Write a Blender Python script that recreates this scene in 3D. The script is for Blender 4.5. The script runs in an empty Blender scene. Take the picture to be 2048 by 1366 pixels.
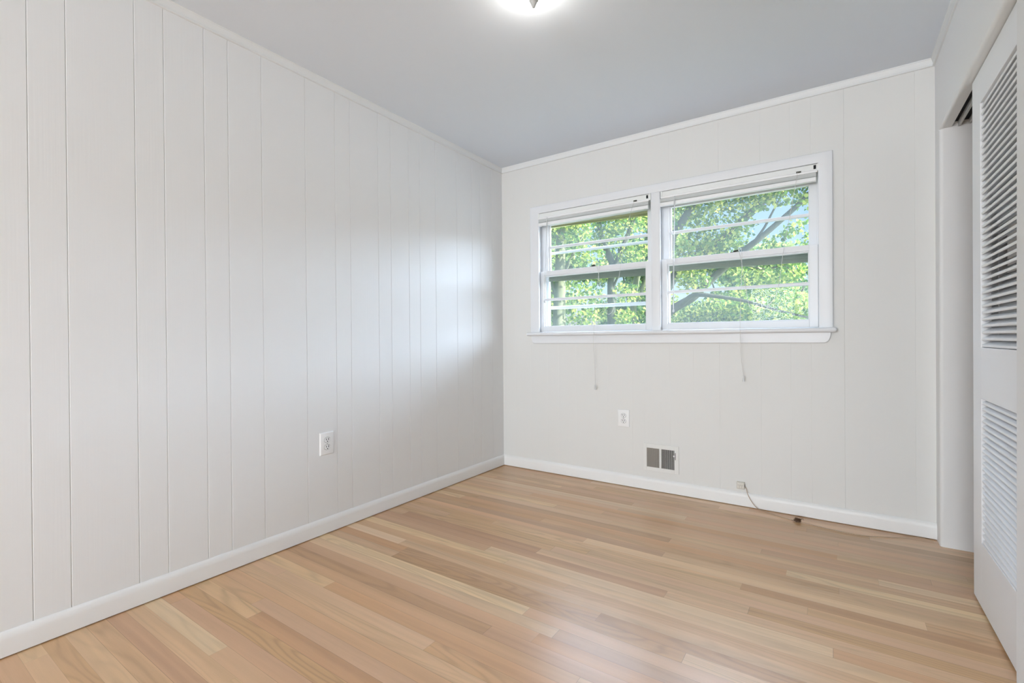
import bpy, math, random
import numpy as np
from mathutils import Vector, Matrix

S = bpy.context.scene
COL = S.collection

# ------------------------------------------------------------------ camera
FPX = 950.334
YAW, PITCH, ROLL = -0.597831, -0.004325, -0.007861
fw = Vector((math.sin(YAW) * math.cos(PITCH), math.cos(YAW) * math.cos(PITCH), math.sin(PITCH)))
r0 = Vector((math.cos(YAW), -math.sin(YAW), 0.0))
u0 = r0.cross(fw)
rt = r0 * math.cos(ROLL) + u0 * math.sin(ROLL)
up = -r0 * math.sin(ROLL) + u0 * math.cos(ROLL)
cd = bpy.data.cameras.new('camera')
cd.sensor_width = 36.0
cd.lens = FPX * 36.0 / 2048.0
cd.clip_start = 0.02
cam = bpy.data.objects.new('camera', cd)
COL.objects.link(cam)
M = Matrix((rt, up, -fw)).transposed().to_4x4()
M.translation = Vector((2.2713, -3.2028, 1.03425))
cam.matrix_world = M
S.camera = cam

# ------------------------------------------------------------------ exposure
S.view_settings.view_transform = 'Standard'
S.view_settings.look = 'None'
S.view_settings.gamma = 1.0
S.view_settings.use_curve_mapping = False
S.view_settings.exposure = 0.02

# ------------------------------------------------------------------ sky and sun
SUN_EL, SUN_AZ = math.radians(31), math.radians(84)     # azimuth from +y towards +x
wd = bpy.data.worlds.new('sky')
S.world = wd
wd.use_nodes = True
wn = wd.node_tree
bg = wn.nodes['Background']
sk = wn.nodes.new('ShaderNodeTexSky')
sk.sky_type = 'NISHITA'
sk.sun_disc = False
sk.sun_elevation = SUN_EL
sk.sun_rotation = SUN_AZ
sk.air_density = 1.0
sk.dust_density = 2.5
sk.ozone_density = 3.0
wn.links.new(sk.outputs[0], bg.inputs[0])
bg.inputs[1].default_value = 0.27

# unseen bright cloud bank, added to throw the light streak on the left wall
def wnode(t, **k):
    n = wn.nodes.new(t)
    for a, b in k.items(): setattr(n, a, b)
    return n


def wmath(op, a, b=None, c=None):
    n = wnode('ShaderNodeMath', operation=op)
    for i, q in enumerate((a, b, c)):
        if q is None: continue
        if isinstance(q, (int, float)): n.inputs[i].default_value = q
        else: wn.links.new(q, n.inputs[i])
    return n.outputs[0]


def wstep(v, lo, hi):
    n = wnode('ShaderNodeMapRange', interpolation_type='SMOOTHSTEP')
    wn.links.new(v, n.inputs[0]); n.inputs[1].default_value = lo; n.inputs[2].default_value = hi
    return n.outputs[0]


wt = wnode('ShaderNodeTexCoord')
ws = wnode('ShaderNodeSeparateXYZ'); wn.links.new(wt.outputs['Generated'], ws.inputs[0])
w_az = wmath('MULTIPLY', wmath('ARCTAN2', ws.outputs['X'], ws.outputs['Y']), 180 / math.pi)
w_el = wmath('MULTIPLY', wmath('ARCSINE', ws.outputs['Z']), 180 / math.pi)
w_nz = wnode('ShaderNodeTexNoise'); w_nz.inputs['Scale'].default_value = 5.0; w_nz.inputs['Detail'].default_value = 6
wn.links.new(wt.outputs['Generated'], w_nz.inputs['Vector'])
w_top = wmath('MULTIPLY_ADD', w_nz.outputs['Fac'], 18.0, 11.0)          # billowing upper edge, degrees
w_m = wmath('MULTIPLY', wstep(w_el, 4.5, 7.0), wstep(wmath('SUBTRACT', w_top, w_el), -1.5, 2.5))
w_m = wmath('MULTIPLY', w_m, wmath('MULTIPLY', wstep(w_az, 22, 34), wmath('SUBTRACT', 1.0, wstep(w_az, 74, 92))))
CLOUD_FILL = 30.0
w_m2 = wmath('MULTIPLY', wmath('MULTIPLY', wstep(w_el, 25, 30), wmath('SUBTRACT', 1.0, wstep(w_el, 46, 56))), wmath('MULTIPLY', wstep(w_az, -62, -48), wmath('SUBTRACT', 1.0, wstep(w_az, -12, 6))))  # second unseen cloud, added higher up for the glare on the floor
w_m = wmath('ADD', w_m, wmath('MULTIPLY', w_m2, wmath('MULTIPLY', w_nz.outputs['Fac'], 1.05)))
bg2 = wnode('ShaderNodeBackground'); bg2.inputs[0].default_value = (.66, .80, 1.0, 1)
wn.links.new(wmath('MULTIPLY', w_m, CLOUD_FILL), bg2.inputs[1])
w_add = wnode('ShaderNodeAddShader')
wn.links.new(bg.outputs[0], w_add.inputs[0]); wn.links.new(bg2.outputs[0], w_add.inputs[1])
wn.links.new(w_add.outputs[0], wn.nodes['World Output'].inputs[0])

sl = bpy.data.lights.new('sun', 'SUN')
sl.energy = 11.0
sl.angle = 0.01
sl.color = (1.0, 0.95, 0.85)
sun = bpy.data.objects.new('sun', sl)
COL.objects.link(sun)
sd = Vector((math.sin(SUN_AZ) * math.cos(SUN_EL), math.cos(SUN_AZ) * math.cos(SUN_EL), math.sin(SUN_EL)))
sun.rotation_euler = sd.to_track_quat('Z', 'Y').to_euler()
sun.location = (8, 0, 14)

BULB_EMISSION = 78.0

# fill lamp added behind the camera to brighten the room
al = bpy.data.lights.new('fill_lamp', 'AREA')
al.shape = 'RECTANGLE'; al.size = 2.0; al.size_y = 1.5
al.energy = 235.0
al.color = (.90, .958, 1.0)
fill_ob = bpy.data.objects.new('fill_lamp', al)
COL.objects.link(fill_ob)
fill_ob.location = (1.62, -8.80, 1.45)
fill_ob.rotation_euler = (math.radians(84), 0, math.radians(16))

# ------------------------------------------------------------------ room numbers
W, H = 2.692, 2.44
YF = -8.60          # wall behind the camera
XC = 3.40           # closet back wall

random.seed(4)
np.random.seed(4)


# ------------------------------------------------------------------ materials
def mat(name, color=(.8, .8, .8), rough=.5, spec=.5, metal=0.0, bump=None, noise=None, coat=0.0):
    m = bpy.data.materials.new(name)
    m.use_nodes = True
    nt = m.node_tree
    b = nt.nodes['Principled BSDF']
    b.inputs['Base Color'].default_value = (*color, 1)
    b.inputs['Roughness'].default_value = rough
    b.inputs['Metallic'].default_value = metal
    b.inputs['Specular IOR Level'].default_value = spec
    b.inputs['Coat Weight'].default_value = coat
    tc = nt.nodes.new('ShaderNodeTexCoord')
    if noise:                       # (scale vec, amount): slow paint variation
        mp = nt.nodes.new('ShaderNodeMapping'); mp.inputs['Scale'].default_value = noise[0]
        nz = nt.nodes.new('ShaderNodeTexNoise'); nz.inputs['Scale'].default_value = 1.0
        nz.inputs['Detail'].default_value = 3
        nt.links.new(tc.outputs['Object'], mp.inputs[0]); nt.links.new(mp.outputs[0], nz.inputs['Vector'])
        mx = nt.nodes.new('ShaderNodeMix'); mx.data_type = 'RGBA'
        a = noise[1]
        mx.inputs[6].default_value = (*[c * (1 - a) for c in color], 1)
        mx.inputs[7].default_value = (*[min(1, c * (1 + a)) for c in color], 1)
        nt.links.new(nz.outputs['Fac'], mx.inputs[0]); nt.links.new(mx.outputs[2], b.inputs['Base Color'])
    if bump:                        # (scale vec, strength, distance)
        mp = nt.nodes.new('ShaderNodeMapping'); mp.inputs['Scale'].default_value = bump[0]
        nz = nt.nodes.new('ShaderNodeTexNoise'); nz.inputs['Scale'].default_value = 1.0
        nz.inputs['Detail'].default_value = 4
        bp = nt.nodes.new('ShaderNodeBump'); bp.inputs['Strength'].default_value = bump[1]
        bp.inputs['Distance'].default_value = bump[2]
        nt.links.new(tc.outputs['Object'], mp.inputs[0]); nt.links.new(mp.outputs[0], nz.inputs['Vector'])
        nt.links.new(nz.outputs['Fac'], bp.inputs['Height']); nt.links.new(bp.outputs[0], b.inputs['Normal'])
    return m


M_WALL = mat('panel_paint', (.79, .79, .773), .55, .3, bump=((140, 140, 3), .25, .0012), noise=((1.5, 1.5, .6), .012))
M_WALL_LIT = mat('panel_paint_lit', (.85, .858, .862), .55, .3, bump=((140, 140, 3), .2, .0012), noise=((1.5, 1.5, .6), .012))  # panel paint lightened in colour to brighten the left wall
M_WALL2 = mat('plaster_paint', (.86, .86, .86), .6, .3, bump=((60, 60, 60), .1, .001))
M_CEIL = mat('ceiling_paint', (.81, .86, .925), .8, .2, bump=((40, 40, 40), .08, .001))
M_CROWN = mat('crown_paint', (.83, .845, .85), .45, .35)
M_TRIM = mat('trim_paint', (.88, .88, .875), .38, .4, bump=((30, 30, 30), .05, .001))
M_WINF = mat('window_paint', (.83, .845, .87), .35, .4, bump=((40, 40, 10), .06, .001))
M_DOOR = mat('door_paint', (.89, .90, .92), .4, .4, bump=((60, 60, 8), .06, .001))
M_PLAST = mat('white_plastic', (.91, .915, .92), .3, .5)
M_REG = mat('register_enamel', (.82, .82, .80), .35, .5)
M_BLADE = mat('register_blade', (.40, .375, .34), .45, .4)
M_RIM = mat('receptacle_gap', (.14, .14, .15), .6, .3)
M_DARK = mat('recess_shade', (.018, .019, .022), .8, .2)  # near-black colour painted in for the shade inside holes and recesses
M_BLIND = mat('blind_vinyl', (.86, .88, .87), .4, .4)
M_CORD = mat('blind_cord', (.72, .72, .70), .7, .2)
M_BRONZE = mat('dark_bronze', (.06, .06, .05), .4, .5, metal=.6)
M_STORM = mat('storm_green', (.16, .19, .16), .5, .3, noise=((9, 9, 60), .25))
M_STORMW = mat('storm_white', (.70, .74, .80), .45, .4)
M_OLIVE = mat('storm_olive', (.30, .32, .14), .6, .3)
M_CREAM = mat('storm_cream', (.72, .72, .42), .6, .3)
M_TRACK = mat('closet_track_paint', (.62, .62, .60), .4, .4)
M_CLOS = mat('closet_shade', (.10, .105, .115), .7, .2)  # dark colour stands in for the closet being unlit
M_CHROME = mat('brushed_nickel', (.62, .61, .59), .28, .5, metal=.9)
M_PORC = mat('porcelain', (.85, .85, .83), .25, .5)
M_JACK = mat('ivory_plastic', (.76, .73, .66), .4, .4)
M_PCORD = mat('tan_cord', (.50, .365, .25), .6, .3, noise=((12, 12, 12), .35))
M_DUST = mat('dust_brown', (.15, .09, .055), .9, .1)
M_EXT = mat('siding', (.55, .56, .54), .8, .2)
M_BARK = mat('bark', (.12, .14, .11), .9, .1, bump=((14, 14, 4), .6, .03), noise=((3, 3, 1.2), .35))
M_BARK2 = mat('pale_bark', (.24, .27, .18), .9, .1, bump=((12, 12, 6), .5, .02), noise=((4, 4, 2), .4))
M_CONC = mat('pale_concrete', (.62, .615, .60), .85, .2, bump=((20, 20, 20), .3, .01), noise=((1, 1, 1), .12))
M_LAWN = mat('lawn', (.09, .17, .04), .9, .1, bump=((9, 9, 9), .8, .05), noise=((2, 2, 2), .4))


def glass_mat():
    m = bpy.data.materials.new('window_glass'); m.use_nodes = True
    nt = m.node_tree; nt.nodes.clear()
    out = nt.nodes.new('ShaderNodeOutputMaterial')
    tr = nt.nodes.new('ShaderNodeBsdfTransparent'); tr.inputs[0].default_value = (.97, .985, .98, 1)
    gl = nt.nodes.new('ShaderNodeBsdfGlossy'); gl.inputs['Roughness'].default_value = .02
    lw = nt.nodes.new('ShaderNodeLayerWeight'); lw.inputs[0].default_value = .25
    mr = nt.nodes.new('ShaderNodeMath'); mr.operation = 'MULTIPLY_ADD'
    mr.inputs[1].default_value = .05; mr.inputs[2].default_value = .004
    nt.links.new(lw.outputs['Fresnel'], mr.inputs[0])
    mx = nt.nodes.new('ShaderNodeMixShader')
    nt.links.new(mr.outputs[0], mx.inputs[0]); nt.links.new(tr.outputs[0], mx.inputs[1]); nt.links.new(gl.outputs[0], mx.inputs[2])
    # pale translucent veil, painting haze over the view through the panes
    df = nt.nodes.new('ShaderNodeBsdfTranslucent'); df.inputs[0].default_value = (.9, .95, .95, 1)
    m2 = nt.nodes.new('ShaderNodeMixShader'); m2.inputs[0].default_value = .055
    nt.links.new(mx.outputs[0], m2.inputs[1]); nt.links.new(df.outputs[0], m2.inputs[2])
    nt.links.new(m2.outputs[0], out.inputs[0])
    return m


M_GLASS = glass_mat()


def clear_mat():
    m = bpy.data.materials.new('clear_acrylic'); m.use_nodes = True
    nt = m.node_tree; nt.nodes.clear()
    out = nt.nodes.new('ShaderNodeOutputMaterial')
    tr = nt.nodes.new('ShaderNodeBsdfTransparent')
    b = nt.nodes.new('ShaderNodeBsdfPrincipled'); b.inputs['Base Color'].default_value = (.78, .80, .82, 1)
    b.inputs['Roughness'].default_value = .15
    mx = nt.nodes.new('ShaderNodeMixShader'); mx.inputs[0].default_value = .6
    nt.links.new(tr.outputs[0], mx.inputs[1]); nt.links.new(b.outputs[0], mx.inputs[2]); nt.links.new(mx.outputs[0], out.inputs[0])
    return m


M_CLEAR = clear_mat()


def bulb_mat():
    m = bpy.data.materials.new('lit_bulb'); m.use_nodes = True
    nt = m.node_tree; nt.nodes.clear()
    out = nt.nodes.new('ShaderNodeOutputMaterial')
    e = nt.nodes.new('ShaderNodeEmission'); e.inputs[0].default_value = (1.0, .95, .87, 1)
    e.inputs[1].default_value = BULB_EMISSION
    nt.links.new(e.outputs[0], out.inputs[0])
    return m


M_BULB = bulb_mat()


def leaf_mat(name, a, b, c):
    m = bpy.data.materials.new(name); m.use_nodes = True
    nt = m.node_tree; nt.nodes.clear()
    out = nt.nodes.new('ShaderNodeOutputMaterial')
    g = nt.nodes.new('ShaderNodeNewGeometry')
    cr = nt.nodes.new('ShaderNodeValToRGB')
    el = cr.color_ramp.elements
    el[0].color = (*a, 1); el[1].color = (*c, 1)
    e = el.new(.55); e.color = (*b, 1)
    nt.links.new(g.outputs['Random Per Island'], cr.inputs[0])
    d = nt.nodes.new('ShaderNodeBsdfDiffuse'); t = nt.nodes.new('ShaderNodeBsdfTranslucent')
    nt.links.new(cr.outputs[0], d.inputs[0]); nt.links.new(cr.outputs[0], t.inputs[0])
    mx = nt.nodes.new('ShaderNodeMixShader'); mx.inputs[0].default_value = .5
    nt.links.new(d.outputs[0], mx.inputs[1]); nt.links.new(t.outputs[0], mx.inputs[2]); nt.links.new(mx.outputs[0], out.inputs[0])
    return m


M_LEAF = leaf_mat('maple_leaf', (.05, .17, .07), (.26, .42, .09), (.92, .92, .30))
M_LEAF2 = leaf_mat('far_leaf', (.06, .19, .11), (.24, .42, .15), (.80, .85, .32))


def floor_mat():
    m = bpy.data.materials.new('oak_strip_floor'); m.use_nodes = True
    nt = m.node_tree
    b = nt.nodes['Principled BSDF']
    N = nt.nodes.new
    L = nt.links.new

    def math_(op, a=None, v=None, c=None):
        n = N('ShaderNodeMath'); n.operation = op
        for i, q in enumerate((a, v, c)):
            if q is None: continue
            if isinstance(q, (int, float)): n.inputs[i].default_value = q
            else: L(q, n.inputs[i])
        return n.outputs[0]
    tc = N('ShaderNodeTexCoord'); sx = N('ShaderNodeSeparateXYZ'); L(tc.outputs['Object'], sx.inputs[0])
    X, Y = sx.outputs['X'], sx.outputs['Y']
    yy = math_('DIVIDE', math_('ADD', Y, 2.303), .0587)
    row = math_('FLOOR', yy)
    fy = math_('FRACT', yy)
    w1 = N('ShaderNodeTexWhiteNoise'); w1.noise_dimensions = '1D'; L(row, w1.inputs['W'])
    ln = math_('MULTIPLY_ADD', w1.outputs['Value'], 1.2, .9)          # board length of the row
    w2 = N('ShaderNodeTexWhiteNoise'); w2.noise_dimensions = '1D'; L(math_('ADD', row, 57.3), w2.inputs['W'])
    xx = math_('DIVIDE', math_('ADD', X, math_('MULTIPLY', w2.outputs['Value'], 3.0)), ln)
    brd = math_('FLOOR', xx)
    fx = math_('FRACT', xx)
    cb = N('ShaderNodeCombineXYZ'); L(row, cb.inputs[0]); L(brd, cb.inputs[1])
    w3 = N('ShaderNodeTexWhiteNoise'); w3.noise_dimensions = '2D'; L(cb.outputs[0], w3.inputs['Vector'])
    cr = N('ShaderNodeValToRGB')
    el = cr.color_ramp.elements
    ramp = [(0, (.56, .325, .166)), (.10, (.61, .36, .19)), (.35, (.66, .40, .215)), (.62, (.705, .443, .244)),
            (.87, (.76, .50, .283)), (1, (.83, .597, .36))]
    el[0].position, el[0].color = ramp[0][0], (*ramp[0][1], 1)
    el[1].position, el[1].color = ramp[-1][0], (*ramp[-1][1], 1)
    for p, c in ramp[1:-1]:
        e = el.new(p); e.color = (*c, 1)
    L(w3.outputs['Value'], cr.inputs[0])
    # grain: long streaks, shifted per board
    sh = N('ShaderNodeVectorMath'); sh.operation = 'MULTIPLY_ADD'
    L(w3.outputs['Color'], sh.inputs[0]); sh.inputs[1].default_value = (9, 9, 9); L(tc.outputs['Object'], sh.inputs[2])
    mp = N('ShaderNodeMapping'); mp.inputs['Scale'].default_value = (1.3, 34, 1); L(sh.outputs[0], mp.inputs[0])
    n1 = N('ShaderNodeTexNoise'); n1.inputs['Scale'].default_value = 1; n1.inputs['Detail'].default_value = 5
    n1.inputs['Distortion'].default_value = .6
    L(mp.outputs[0], n1.inputs['Vector'])
    # cathedral figure: contour lines of a slow, stretched noise
    mp2 = N('ShaderNodeMapping'); mp2.inputs['Scale'].default_value = (.85, 9, 1); L(sh.outputs[0], mp2.inputs[0])
    n2 = N('ShaderNodeTexNoise'); n2.inputs['Scale'].default_value = 1; n2.inputs['Detail'].default_value = 1.2
    n2.inputs['Distortion'].default_value = .35
    L(mp2.outputs[0], n2.inputs['Vector'])
    ring = math_('SINE', math_('MULTIPLY', n2.outputs['Fac'], 95.0))
    ring = math_('MULTIPLY', math_('POWER', math_('MULTIPLY_ADD', ring, .5, .5), 3.0), -1.0)
    sc_ = N('ShaderNodeSeparateColor'); L(w3.outputs['Color'], sc_.inputs[0])
    ramt = math_('MULTIPLY', math_('GREATER_THAN', sc_.outputs[1], .45), math_('MULTIPLY_ADD', sc_.outputs[2], .12, .05))
    # broad heart / sap streaks inside a board
    mp4 = N('ShaderNodeMapping'); mp4.inputs['Scale'].default_value = (.7, 20, 1); L(sh.outputs[0], mp4.inputs[0])
    n4 = N('ShaderNodeTexNoise'); n4.inputs['Scale'].default_value = 1; n4.inputs['Detail'].default_value = 2
    L(mp4.outputs[0], n4.inputs['Vector'])
    g = math_('ADD', math_('MULTIPLY', math_('SUBTRACT', n1.outputs['Fac'], .5), .26), math_('MULTIPLY', ring, ramt))
    g = math_('ADD', g, math_('MULTIPLY', math_('SUBTRACT', n4.outputs['Fac'], .5), .42))
    # fine pores
    mp3 = N('ShaderNodeMapping'); mp3.inputs['Scale'].default_value = (14, 420, 1); L(sh.outputs[0], mp3.inputs[0])
    n3 = N('ShaderNodeTexNoise'); n3.inputs['Scale'].default_value = 1; n3.inputs['Detail'].default_value = 3
    L(mp3.outputs[0], n3.inputs['Vector'])
    g = math_('ADD', g, math_('MULTIPLY', math_('SUBTRACT', n3.outputs['Fac'], .5), .10))
    val = math_('ADD', g, 1.0)
    # joints between the boards
    ey = math_('MULTIPLY', math_('MINIMUM', fy, math_('SUBTRACT', 1.0, fy)), .0587)
    ex = math_('MULTIPLY', math_('MINIMUM', fx, math_('SUBTRACT', 1.0, fx)), ln)
    ed = math_('MINIMUM', ey, ex)
    w4 = N('ShaderNodeTexWhiteNoise'); w4.noise_dimensions = '1D'; L(math_('ADD', row, 11.7), w4.inputs['W'])
    gapw = math_('MULTIPLY_ADD', w4.outputs['Value'], .0008, .0001)
    jt = math_('LESS_THAN', ed, gapw)
    val = math_('MULTIPLY', val, math_('SUBTRACT', 1.0, math_('MULTIPLY', jt, .36)))
    mx = N('ShaderNodeMix'); mx.data_type = 'RGBA'; mx.blend_type = 'MULTIPLY'; mx.inputs[0].default_value = 1
    hs = N('ShaderNodeHueSaturation')
    L(math_('MULTIPLY_ADD', sc_.outputs[1], .010, .495), hs.inputs['Hue'])
    L(math_('MULTIPLY_ADD', sc_.outputs[2], .12, .95), hs.inputs['Saturation'])
    L(cr.outputs[0], hs.inputs['Color'])
    L(hs.outputs[0], mx.inputs[6]); L(val, mx.inputs[7])
    L(mx.outputs[2], b.inputs['Base Color'])
    # satin varnish, a little worn
    nr = N('ShaderNodeTexNoise'); nr.inputs['Scale'].default_value = 3; L(tc.outputs['Object'], nr.inputs['Vector'])
    L(math_('MULTIPLY_ADD', nr.outputs['Fac'], .16, .32), b.inputs['Roughness'])
    b.inputs['Coat Weight'].default_value = .5; b.inputs['Coat Roughness'].default_value = .27; b.inputs['Coat IOR'].default_value = 1.65
    b.inputs['Specular IOR Level'].default_value = .45
    bp = N('ShaderNodeBump'); bp.inputs['Strength'].default_value = .18; bp.inputs['Distance'].default_value = .002
    hh = math_('ADD', math_('MULTIPLY', n1.outputs['Fac'], .5), math_('MULTIPLY', math_('SUBTRACT', 1.0, jt), .5))
    L(hh, bp.inputs['Height']); L(bp.outputs[0], b.inputs['Normal'])
    return m


M_FLOOR = floor_mat()


# ------------------------------------------------------------------ mesh helpers
class MB:
    def __init__(self):
        self.v, self.f, self.m = [], [], []

    def add(self, vs, fs):
        o = len(self.v)
        self.v += [tuple(p) for p in vs]
        self.f += [tuple(i + o for i in f) for f in fs]
        return self

    def box(self, x0, x1, y0, y1, z0, z1):
        return self.hexa([(x0, y0, z0), (x1, y0, z0), (x1, y1, z0), (x0, y1, z0),
                          (x0, y0, z1), (x1, y0, z1), (x1, y1, z1), (x0, y1, z1)])

    def hexa(self, p):
        return self.add(p, [(0, 3, 2, 1), (4, 5, 6, 7), (0, 1, 5, 4), (1, 2, 6, 5), (2, 3, 7, 6), (3, 0, 4, 7)])

    def loft(self, rings, caps=True, closed=True):
        n = len(rings[0])
        vs = [p for r in rings for p in r]
        fs = []
        for k in range(len(rings) - 1):
            for i in range(n if closed else n - 1):
                j = (i + 1) % n
                fs.append((k * n + i, k * n + j, (k + 1) * n + j, (k + 1) * n + i))
        if caps:
            fs.append(tuple(range(n - 1, -1, -1)))
            fs.append(tuple((len(rings) - 1) * n + i for i in range(n)))
        return self.add(vs, fs)

    def sweep(self, prof, frames):
        """prof: (u, v) points; frames: (origin, U, V)"""
        rings = []
        for o, U, V in frames:
            o, U, V = Vector(o), Vector(U), Vector(V)
            rings.append([o + U * a + V * b for a, b in prof])
        return self.loft(rings)

    def tube(self, pts, r, n=8):
        pts = [Vector(p) for p in pts]
        rs = r if isinstance(r, (list, tuple)) else [r] * len(pts)
        rings = []
        prev = None
        for i, p in enumerate(pts):
            a = pts[max(i - 1, 0)]; b = pts[min(i + 1, len(pts) - 1)]
            t = (b - a).normalized()
            ref = prev if prev is not None else (Vector((1, 0, 0)) if abs(t.x) < .8 else Vector((0, 1, 0)))
            s = (ref - t * ref.dot(t)).normalized()
            prev = s
            q = t.cross(s)
            rings.append([p + (s * math.cos(2 * math.pi * k / n) + q * math.sin(2 * math.pi * k / n)) * rs[i] for k in range(n)])
        return self.loft(rings)

    def lathe(self, prof, c, axis='z', n=24):
        """prof: (radius, height) along axis"""
        rings = []
        for r, h in prof:
            ring = []
            for k in range(n):
                a = 2 * math.pi * k / n
                p = (r * math.cos(a), r * math.sin(a), h)
                if axis == 'x': p = (h, r * math.cos(a), r * math.sin(a))
                if axis == 'y': p = (r * math.cos(a), h, r * math.sin(a))
                ring.append((c[0] + p[0], c[1] + p[1], c[2] + p[2]))
            rings.append(ring)
        return self.loft(rings)

    def build(self, name, material, parent=None, smooth=None, bevel=0.0, origin=None, segs=2):
        me = bpy.data.meshes.new(name)
        pw = world_of(parent) if parent else Vector((0, 0, 0))
        o = Vector(origin) if origin is not None else (pw if parent else Vector((0, 0, 0)))
        me.from_pydata([Vector(p) - o for p in self.v], [], self.f)
        me.update()
        import bmesh
        bm = bmesh.new(); bm.from_mesh(me)
        bmesh.ops.recalc_face_normals(bm, faces=bm.faces)
        bm.to_mesh(me); bm.free()
        me.materials.append(material)
        ob = bpy.data.objects.new(name, me)
        COL.objects.link(ob)
        ob.location = o - pw
        if parent: ob.parent = parent
        if bevel:
            bv = ob.modifiers.new('bevel', 'BEVEL'); bv.width = bevel; bv.segments = segs
            bv.limit_method = 'ANGLE'; bv.angle_limit = math.radians(35)
            bv.harden_normals = False
        if smooth is not None:
            for p in me.polygons: p.use_smooth = True
            me.set_sharp_from_angle(angle=math.radians(smooth))
        return ob


def world_of(o):
    w = Vector((0, 0, 0))
    while o is not None:
        w += Vector(o.location); o = o.parent
    return w


def tag(o, label, cat, group=None):
    o['label'] = label; o['category'] = cat
    if group: o['group'] = group
    return o


def struct(o, label=None):
    o['kind'] = 'structure'
    if label: o['label'] = label
    return o


def empty(name, loc):
    o = bpy.data.objects.new(name, None)
    o.empty_display_size = .05
    COL.objects.link(o); o.location = loc
    return o


# ------------------------------------------------------------------ floor, ceiling, walls
struct(MB().box(-.12, XC + .1, YF - .1, .16, -.12, 0).build('floor', M_FLOOR), 'natural oak strip floor')
struct(MB().box(-.12, XC + .1, YF - .1, .16, H, H + .12).build('ceiling', M_CEIL), 'pale blue grey painted ceiling')


def grooved(front, back, a0, a1, z0, z1, grooves, axis, gw=.0022, gd=.0025):
    """a slab whose front face carries V grooves; axis 'y': front is an x value, 'x': front is a y value"""
    pr = [(a0, front)]
    sgn = -1 if back < front else 1
    for g, k in sorted(grooves):
        if a0 + .004 < g < a1 - .004:
            pr += [(g - gw, front), (g, front + sgn * gd * k), (g + gw, front)]
    pr += [(a1, front), (a1, back), (a0, back)]
    mb = MB()
    rings = []
    for z in (z0, z1):
        rings.append([((q, p, z) if axis == 'y' else (p, q, z)) for p, q in pr])
    return mb.loft(rings)


GL = [-8.4, -8.2, -8.05, -7.9, -7.7, -7.55, -7.3, -7.1, -7.0, -6.8, -6.6, -6.4, -6.25, -6.1, -5.9, -5.75, -5.5, -5.32, -5.2, -5.0, -4.9, -4.75, -4.65, -4.5, -4.3, -4.1, -3.99, -3.83, -3.73, -3.50, -3.35, -3.18, -3.08, -2.93, -2.788, -2.689, -2.487, -2.388, -2.238, -2.139, -1.987, -1.761,
      -1.584, -1.486, -1.286, -1.188, -1.038, -.941, -.791, -.568, -.393, -.288, -.14]
struct(grooved(0, -.12, YF, .16, 0, H, [(g, 1) for g in GL], 'y').build('wall_left', M_WALL_LIT),
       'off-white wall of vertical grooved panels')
GB = [(.12, .35), (.27, .35), (.42, .35), (.52, .35), (.67, .35), (.82, .3), (.919, .35), (1.102, .4), (1.189, .3), (1.36, .4), (1.51, .3),
      (1.668, .55), (1.901, .45), (2.056, .4), (2.158, .5), (2.313, 1.0), (2.613, .5)]
OX0, OX1, OZ0, OZ1 = .325, 2.205, 1.06, 2.03
wb = MB()
for a0, a1, z0, z1 in ((-.12, OX0, 0, H), (OX1, W + .01, 0, H), (OX0, OX1, 0, OZ0), (OX0, OX1, OZ1, H)):
    g = grooved(0, .16, a0, a1, z0, z1, GB, 'x', gw=.0016, gd=.0016)
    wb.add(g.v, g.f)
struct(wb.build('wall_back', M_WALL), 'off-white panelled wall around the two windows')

# closet wall: corner piece, header, near piece (rounded plaster corners)
JF0, JF1 = -.096, -.127          # opening edge at the floor / at the header
HZ = 2.036
wr = MB()


def arc(cx, cy, r, a0, a1, n=6):
    return [(cx + r * math.cos(math.radians(a0 + (a1 - a0) * i / n)), cy + r * math.sin(math.radians(a0 + (a1 - a0) * i / n))) for i in range(n + 1)]


def corner_ring(ye, z):
    r = .016
    pr = [(XC + .1, .16), (W, .16)] + [(W, 0)] + arc(W + r, ye + r, r, 180, 270) + [(XC + .1, ye)]
    return [(x, y, z) for x, y in pr]


wr.loft([corner_ring(JF0, 0), corner_ring(JF1, HZ)])
wr.box(W, XC + .1, -.10, .16, HZ, H)
wr.box(2.735, XC + .1, -.127, -.10, HZ, H)
HB = .012
hp = [(W, H), (W, HZ + HB)] + [(W + HB - HB * math.cos(math.radians(a)), HZ + HB - HB * math.sin(math.radians(a))) for a in (15, 35, 55, 75, 90)] + [(2.735, HZ), (2.735, H)]
wr.loft([[(x, y, z) for x, z in hp] for y in (-1.34, -.10)])


def near_ring(ye, z):
    r = .012
    pr = [(W, YF - .1)] + [(x, y) for x, y in arc(W + r, ye - r, r, 180, 90)] + [(2.712, ye), (2.712, -1.345), (2.83, -1.345), (2.83, YF - .1)]
    return [(x, y, z) for x, y in pr]


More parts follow.
